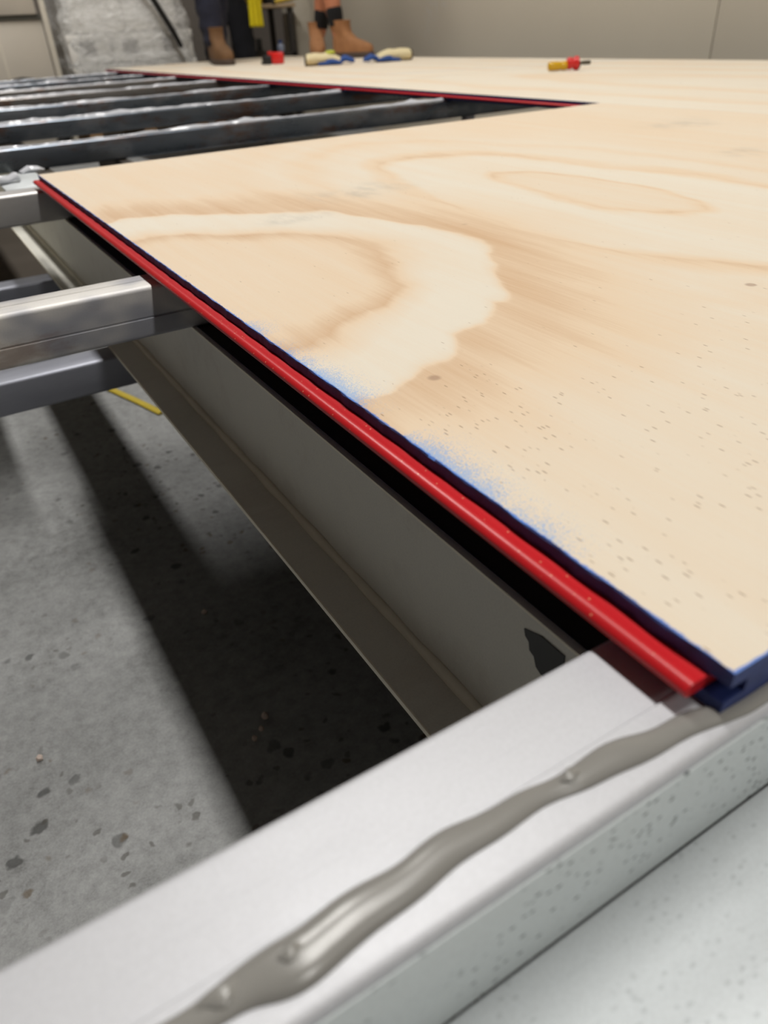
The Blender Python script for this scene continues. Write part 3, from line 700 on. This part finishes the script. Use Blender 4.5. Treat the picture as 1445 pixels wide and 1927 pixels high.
# ------------------------------------------------------------------ background goods
# shrink-wrapped pallet
pe = empty('wrapped_pallet', (1.78, 7.05, 0), 'pallet of pale cartons wrapped in clear stretch film', 'pallet')
for sx in (1.30, 1.74, 2.18): box('bearer_block', (sx, 6.72, 0), (sx + .1, 7.5, .1), 'timber', pe, .004)
for k in range(6): box('deck_board', (1.28, 6.72 + k * .135, .1), (2.30, 6.72 + k * .135 + .1, .12), 'timber', pe, .003)
rnd = random.Random(3)
tiers = [(.12, .34), (.345, .565), (.57, .76)]
for ti, (z0, z1) in enumerate(tiers):
    for k in range(3):
        for r in range(2):
            x = 1.30 + k * .325 + rnd.uniform(-.006, .006); y = 6.73 + r * .38 + rnd.uniform(-.006, .006)
            c = box('carton', (x, y, z0), (x + .318, y + .37, z1 - .004), 'carton', pe, .012)
            if r == 0 and ti >= 1:
                box('print', (x + .08, y - .0012, z0 + .05), (x + .20, y + .001, z1 - .05), 'carton_mark', c)
                box('carton_lid', (x - .004, y - .004, z1 - .05), (x + .322, y + .374, z1 - .003), 'carton', c, .006)
for k in range(2):
    box('carton', (1.36 + k * .42, 6.80, .765), (1.36 + k * .42 + .41, 7.4, 1.12 - .1 * k), 'carton', pe, .02)
# film: a loose wrinkled shell round the load
rings = []; nn = 72
for zi in range(26):
    z = .13 + zi * .0365; t = zi / 25; ring = []
    grow = .012 + (.006 * math.sin(zi * 1.7)) - (.06 * max(0, (z - .80)) / .25)
    for k in range(nn):
        a = 2 * math.pi * k / nn; ca, sa = math.cos(a), math.sin(a)
        hx, hy = .497 + grow, .39 + grow
        x = 1.78 + hx * math.copysign(abs(ca) ** .22, ca); y = 7.11 + hy * math.copysign(abs(sa) ** .22, sa)
        wv = .006 * math.sin(k * 1.3 + zi * .9) + .005 * math.sin(k * .6 - zi * 2.1)
        ring.append((x + wv * ca, y + wv * sa, z + .012 * math.sin(k * .5)))
    rings.append(ring)
link('stretch_film', loft_mesh('stretch_film', rings), 'film', pe)['label'] = 'clear wrinkled stretch film'
# black hose in front of the pallet
hp = [(1.84, 6.92, 1.14), (1.86, 6.72, 1.15), (1.90, 6.655, 1.09), (1.965, 6.64, .98), (2.04, 6.635, .84), (2.095, 6.63, .73), (2.135, 6.63, .64)]
tag(link('hose', tube_mesh('hose', interp(hp, 4), [.022] * 20 + [.020, .019, .018, .017, .014], 10), 'black_plastic'), 'black hose hanging in front of the wrapped pallet', 'hose')
# metal cabinet with a white corner post
ce = empty('metal_cabinet', (.75, 6.8, 0), 'grey metal cabinet with white corner post beside the wrapped pallet', 'cabinet')
box('body', (.30, 6.53, .09), (1.125, 7.1, .862), 'cabinet', ce, .006)
box('drawer', (.30, 6.50, .888), (1.10, 7.1, 1.25), 'cabinet', ce, .008)
box('gap_rail', (.30, 6.515, .86), (1.12, 7.08, .89), 'cabinet_lip', ce)
box('corner_post', (1.128, 6.49, .0), (1.165, 6.53, 1.4), 'white_post', ce, .004)
box('edge_strip', (.80, 6.522, .10), (.815, 6.531, .80), 'white_post', ce, .002)
for k, wx in enumerate((.42, .90)):
    wv = [[(wx + .045 * math.cos(2 * math.pi * i / 18), yy, .045 + .045 * math.sin(2 * math.pi * i / 18)) for i in range(18)] for yy in (6.60, 6.63)]
    link('castor', loft_mesh('castor', wv), 'black_plastic', ce)
# tyre of a hand trolley in front of the cabinet
te = empty('trolley_wheel', (.872, 6.38, 0), 'black rubber wheel standing in front of the metal cabinet', 'wheel')
tr = []
for i in range(24):
    a = 2 * math.pi * i / 24; tr.append((.872 + .225 * math.cos(a), 6.38, .265 + .225 * math.sin(a)))
tm = tube_mesh('tyre', tr + [tr[0]], .04, 10, 1.0, (0, 1, 0)); link('tyre', tm, 'black_plastic', te)
link('hub', loft_mesh('hub', [[(.872 + r * math.cos(2 * math.pi * i / 18), yy, .265 + r * math.sin(2 * math.pi * i / 18)) for i in range(18)] for yy, r in ((6.35, .165), (6.36, .187), (6.40, .187), (6.41, .165))]), 'cabinet', te)
# bench behind the workers
bn = empty('work_bench', (3.0, 7.0, 0), 'small work bench with pale board top at the end of the wall', 'bench')
box('bench_top', (2.74, 6.72, .872), (3.20, 7.2, .90), 'bench_top', bn, .003)
for lx in (2.76, 3.14):
    for ly in (6.74, 7.14): box('leg', (lx, ly, 0), (lx + .04, ly + .04, .872), 'bench_leg', bn, .003)
box('shelf', (2.76, 6.74, .50), (3.18, 7.18, .555), 'bench_leg', bn, .003)
be2 = empty('bottle', (3.06, 6.80, .555), 'small pale blue bottle on the bench shelf', 'bottle')
def lathe(name, prof, cx, cy, z0, sides=14): return loft_mesh(name, [[(cx + r * math.cos(2 * math.pi * k / sides), cy + r * math.sin(2 * math.pi * k / sides), z0 + z) for k in range(sides)] for z, r in prof])
link('bottle_body', lathe('bottle_body', [(0, .026), (.004, .03), (.05, .03), (.062, .016), (.07, .013)], 3.06, 6.80, .5555), 'bottle', be2)
link('cap', lathe('cap', [(.068, .016), (.086, .016), (.089, .012)], 3.06, 6.80, .5555), 'glove_blue', be2)
te2 = empty('cordless_tool', (2.86, 6.80, .555), 'dark upright tool on the bench shelf behind the tape measure', 'tool')
box('body', (2.845, 6.78, .5555), (2.885, 6.82, .665), 'black_plastic', te2, .006); box('base', (2.83, 6.765, .5555), (2.90, 6.835, .58), 'bench_leg', te2, .004)
lv = empty('spirit_level', (3.15, 6.75, .90), 'yellow bar sticking out from the bench top edge', 'level')
link('bar', tube_mesh('bar', [(2.98, 6.66, .908), (3.10, 6.62, .925), (3.27, 6.55, .955)], [.016, .016, .014], 8), 'yellow_tool', lv)
link('end_cap', tube_mesh('end_cap', [(2.965, 6.665, .906), (2.985, 6.658, .909)], .018, 8), 'black_plastic', lv)
for bx_, col_, lab in ((2.82, 'yellow_tool', 'yellow box on the bench top'), (2.97, 'black_plastic', 'black box on the bench top')):
    tag(box('tool_box', (bx_, 6.80, .9005), (bx_ + .12, 6.95, .99), col_, None, .008), lab, 'box')
bpy.context.view_layer.update()
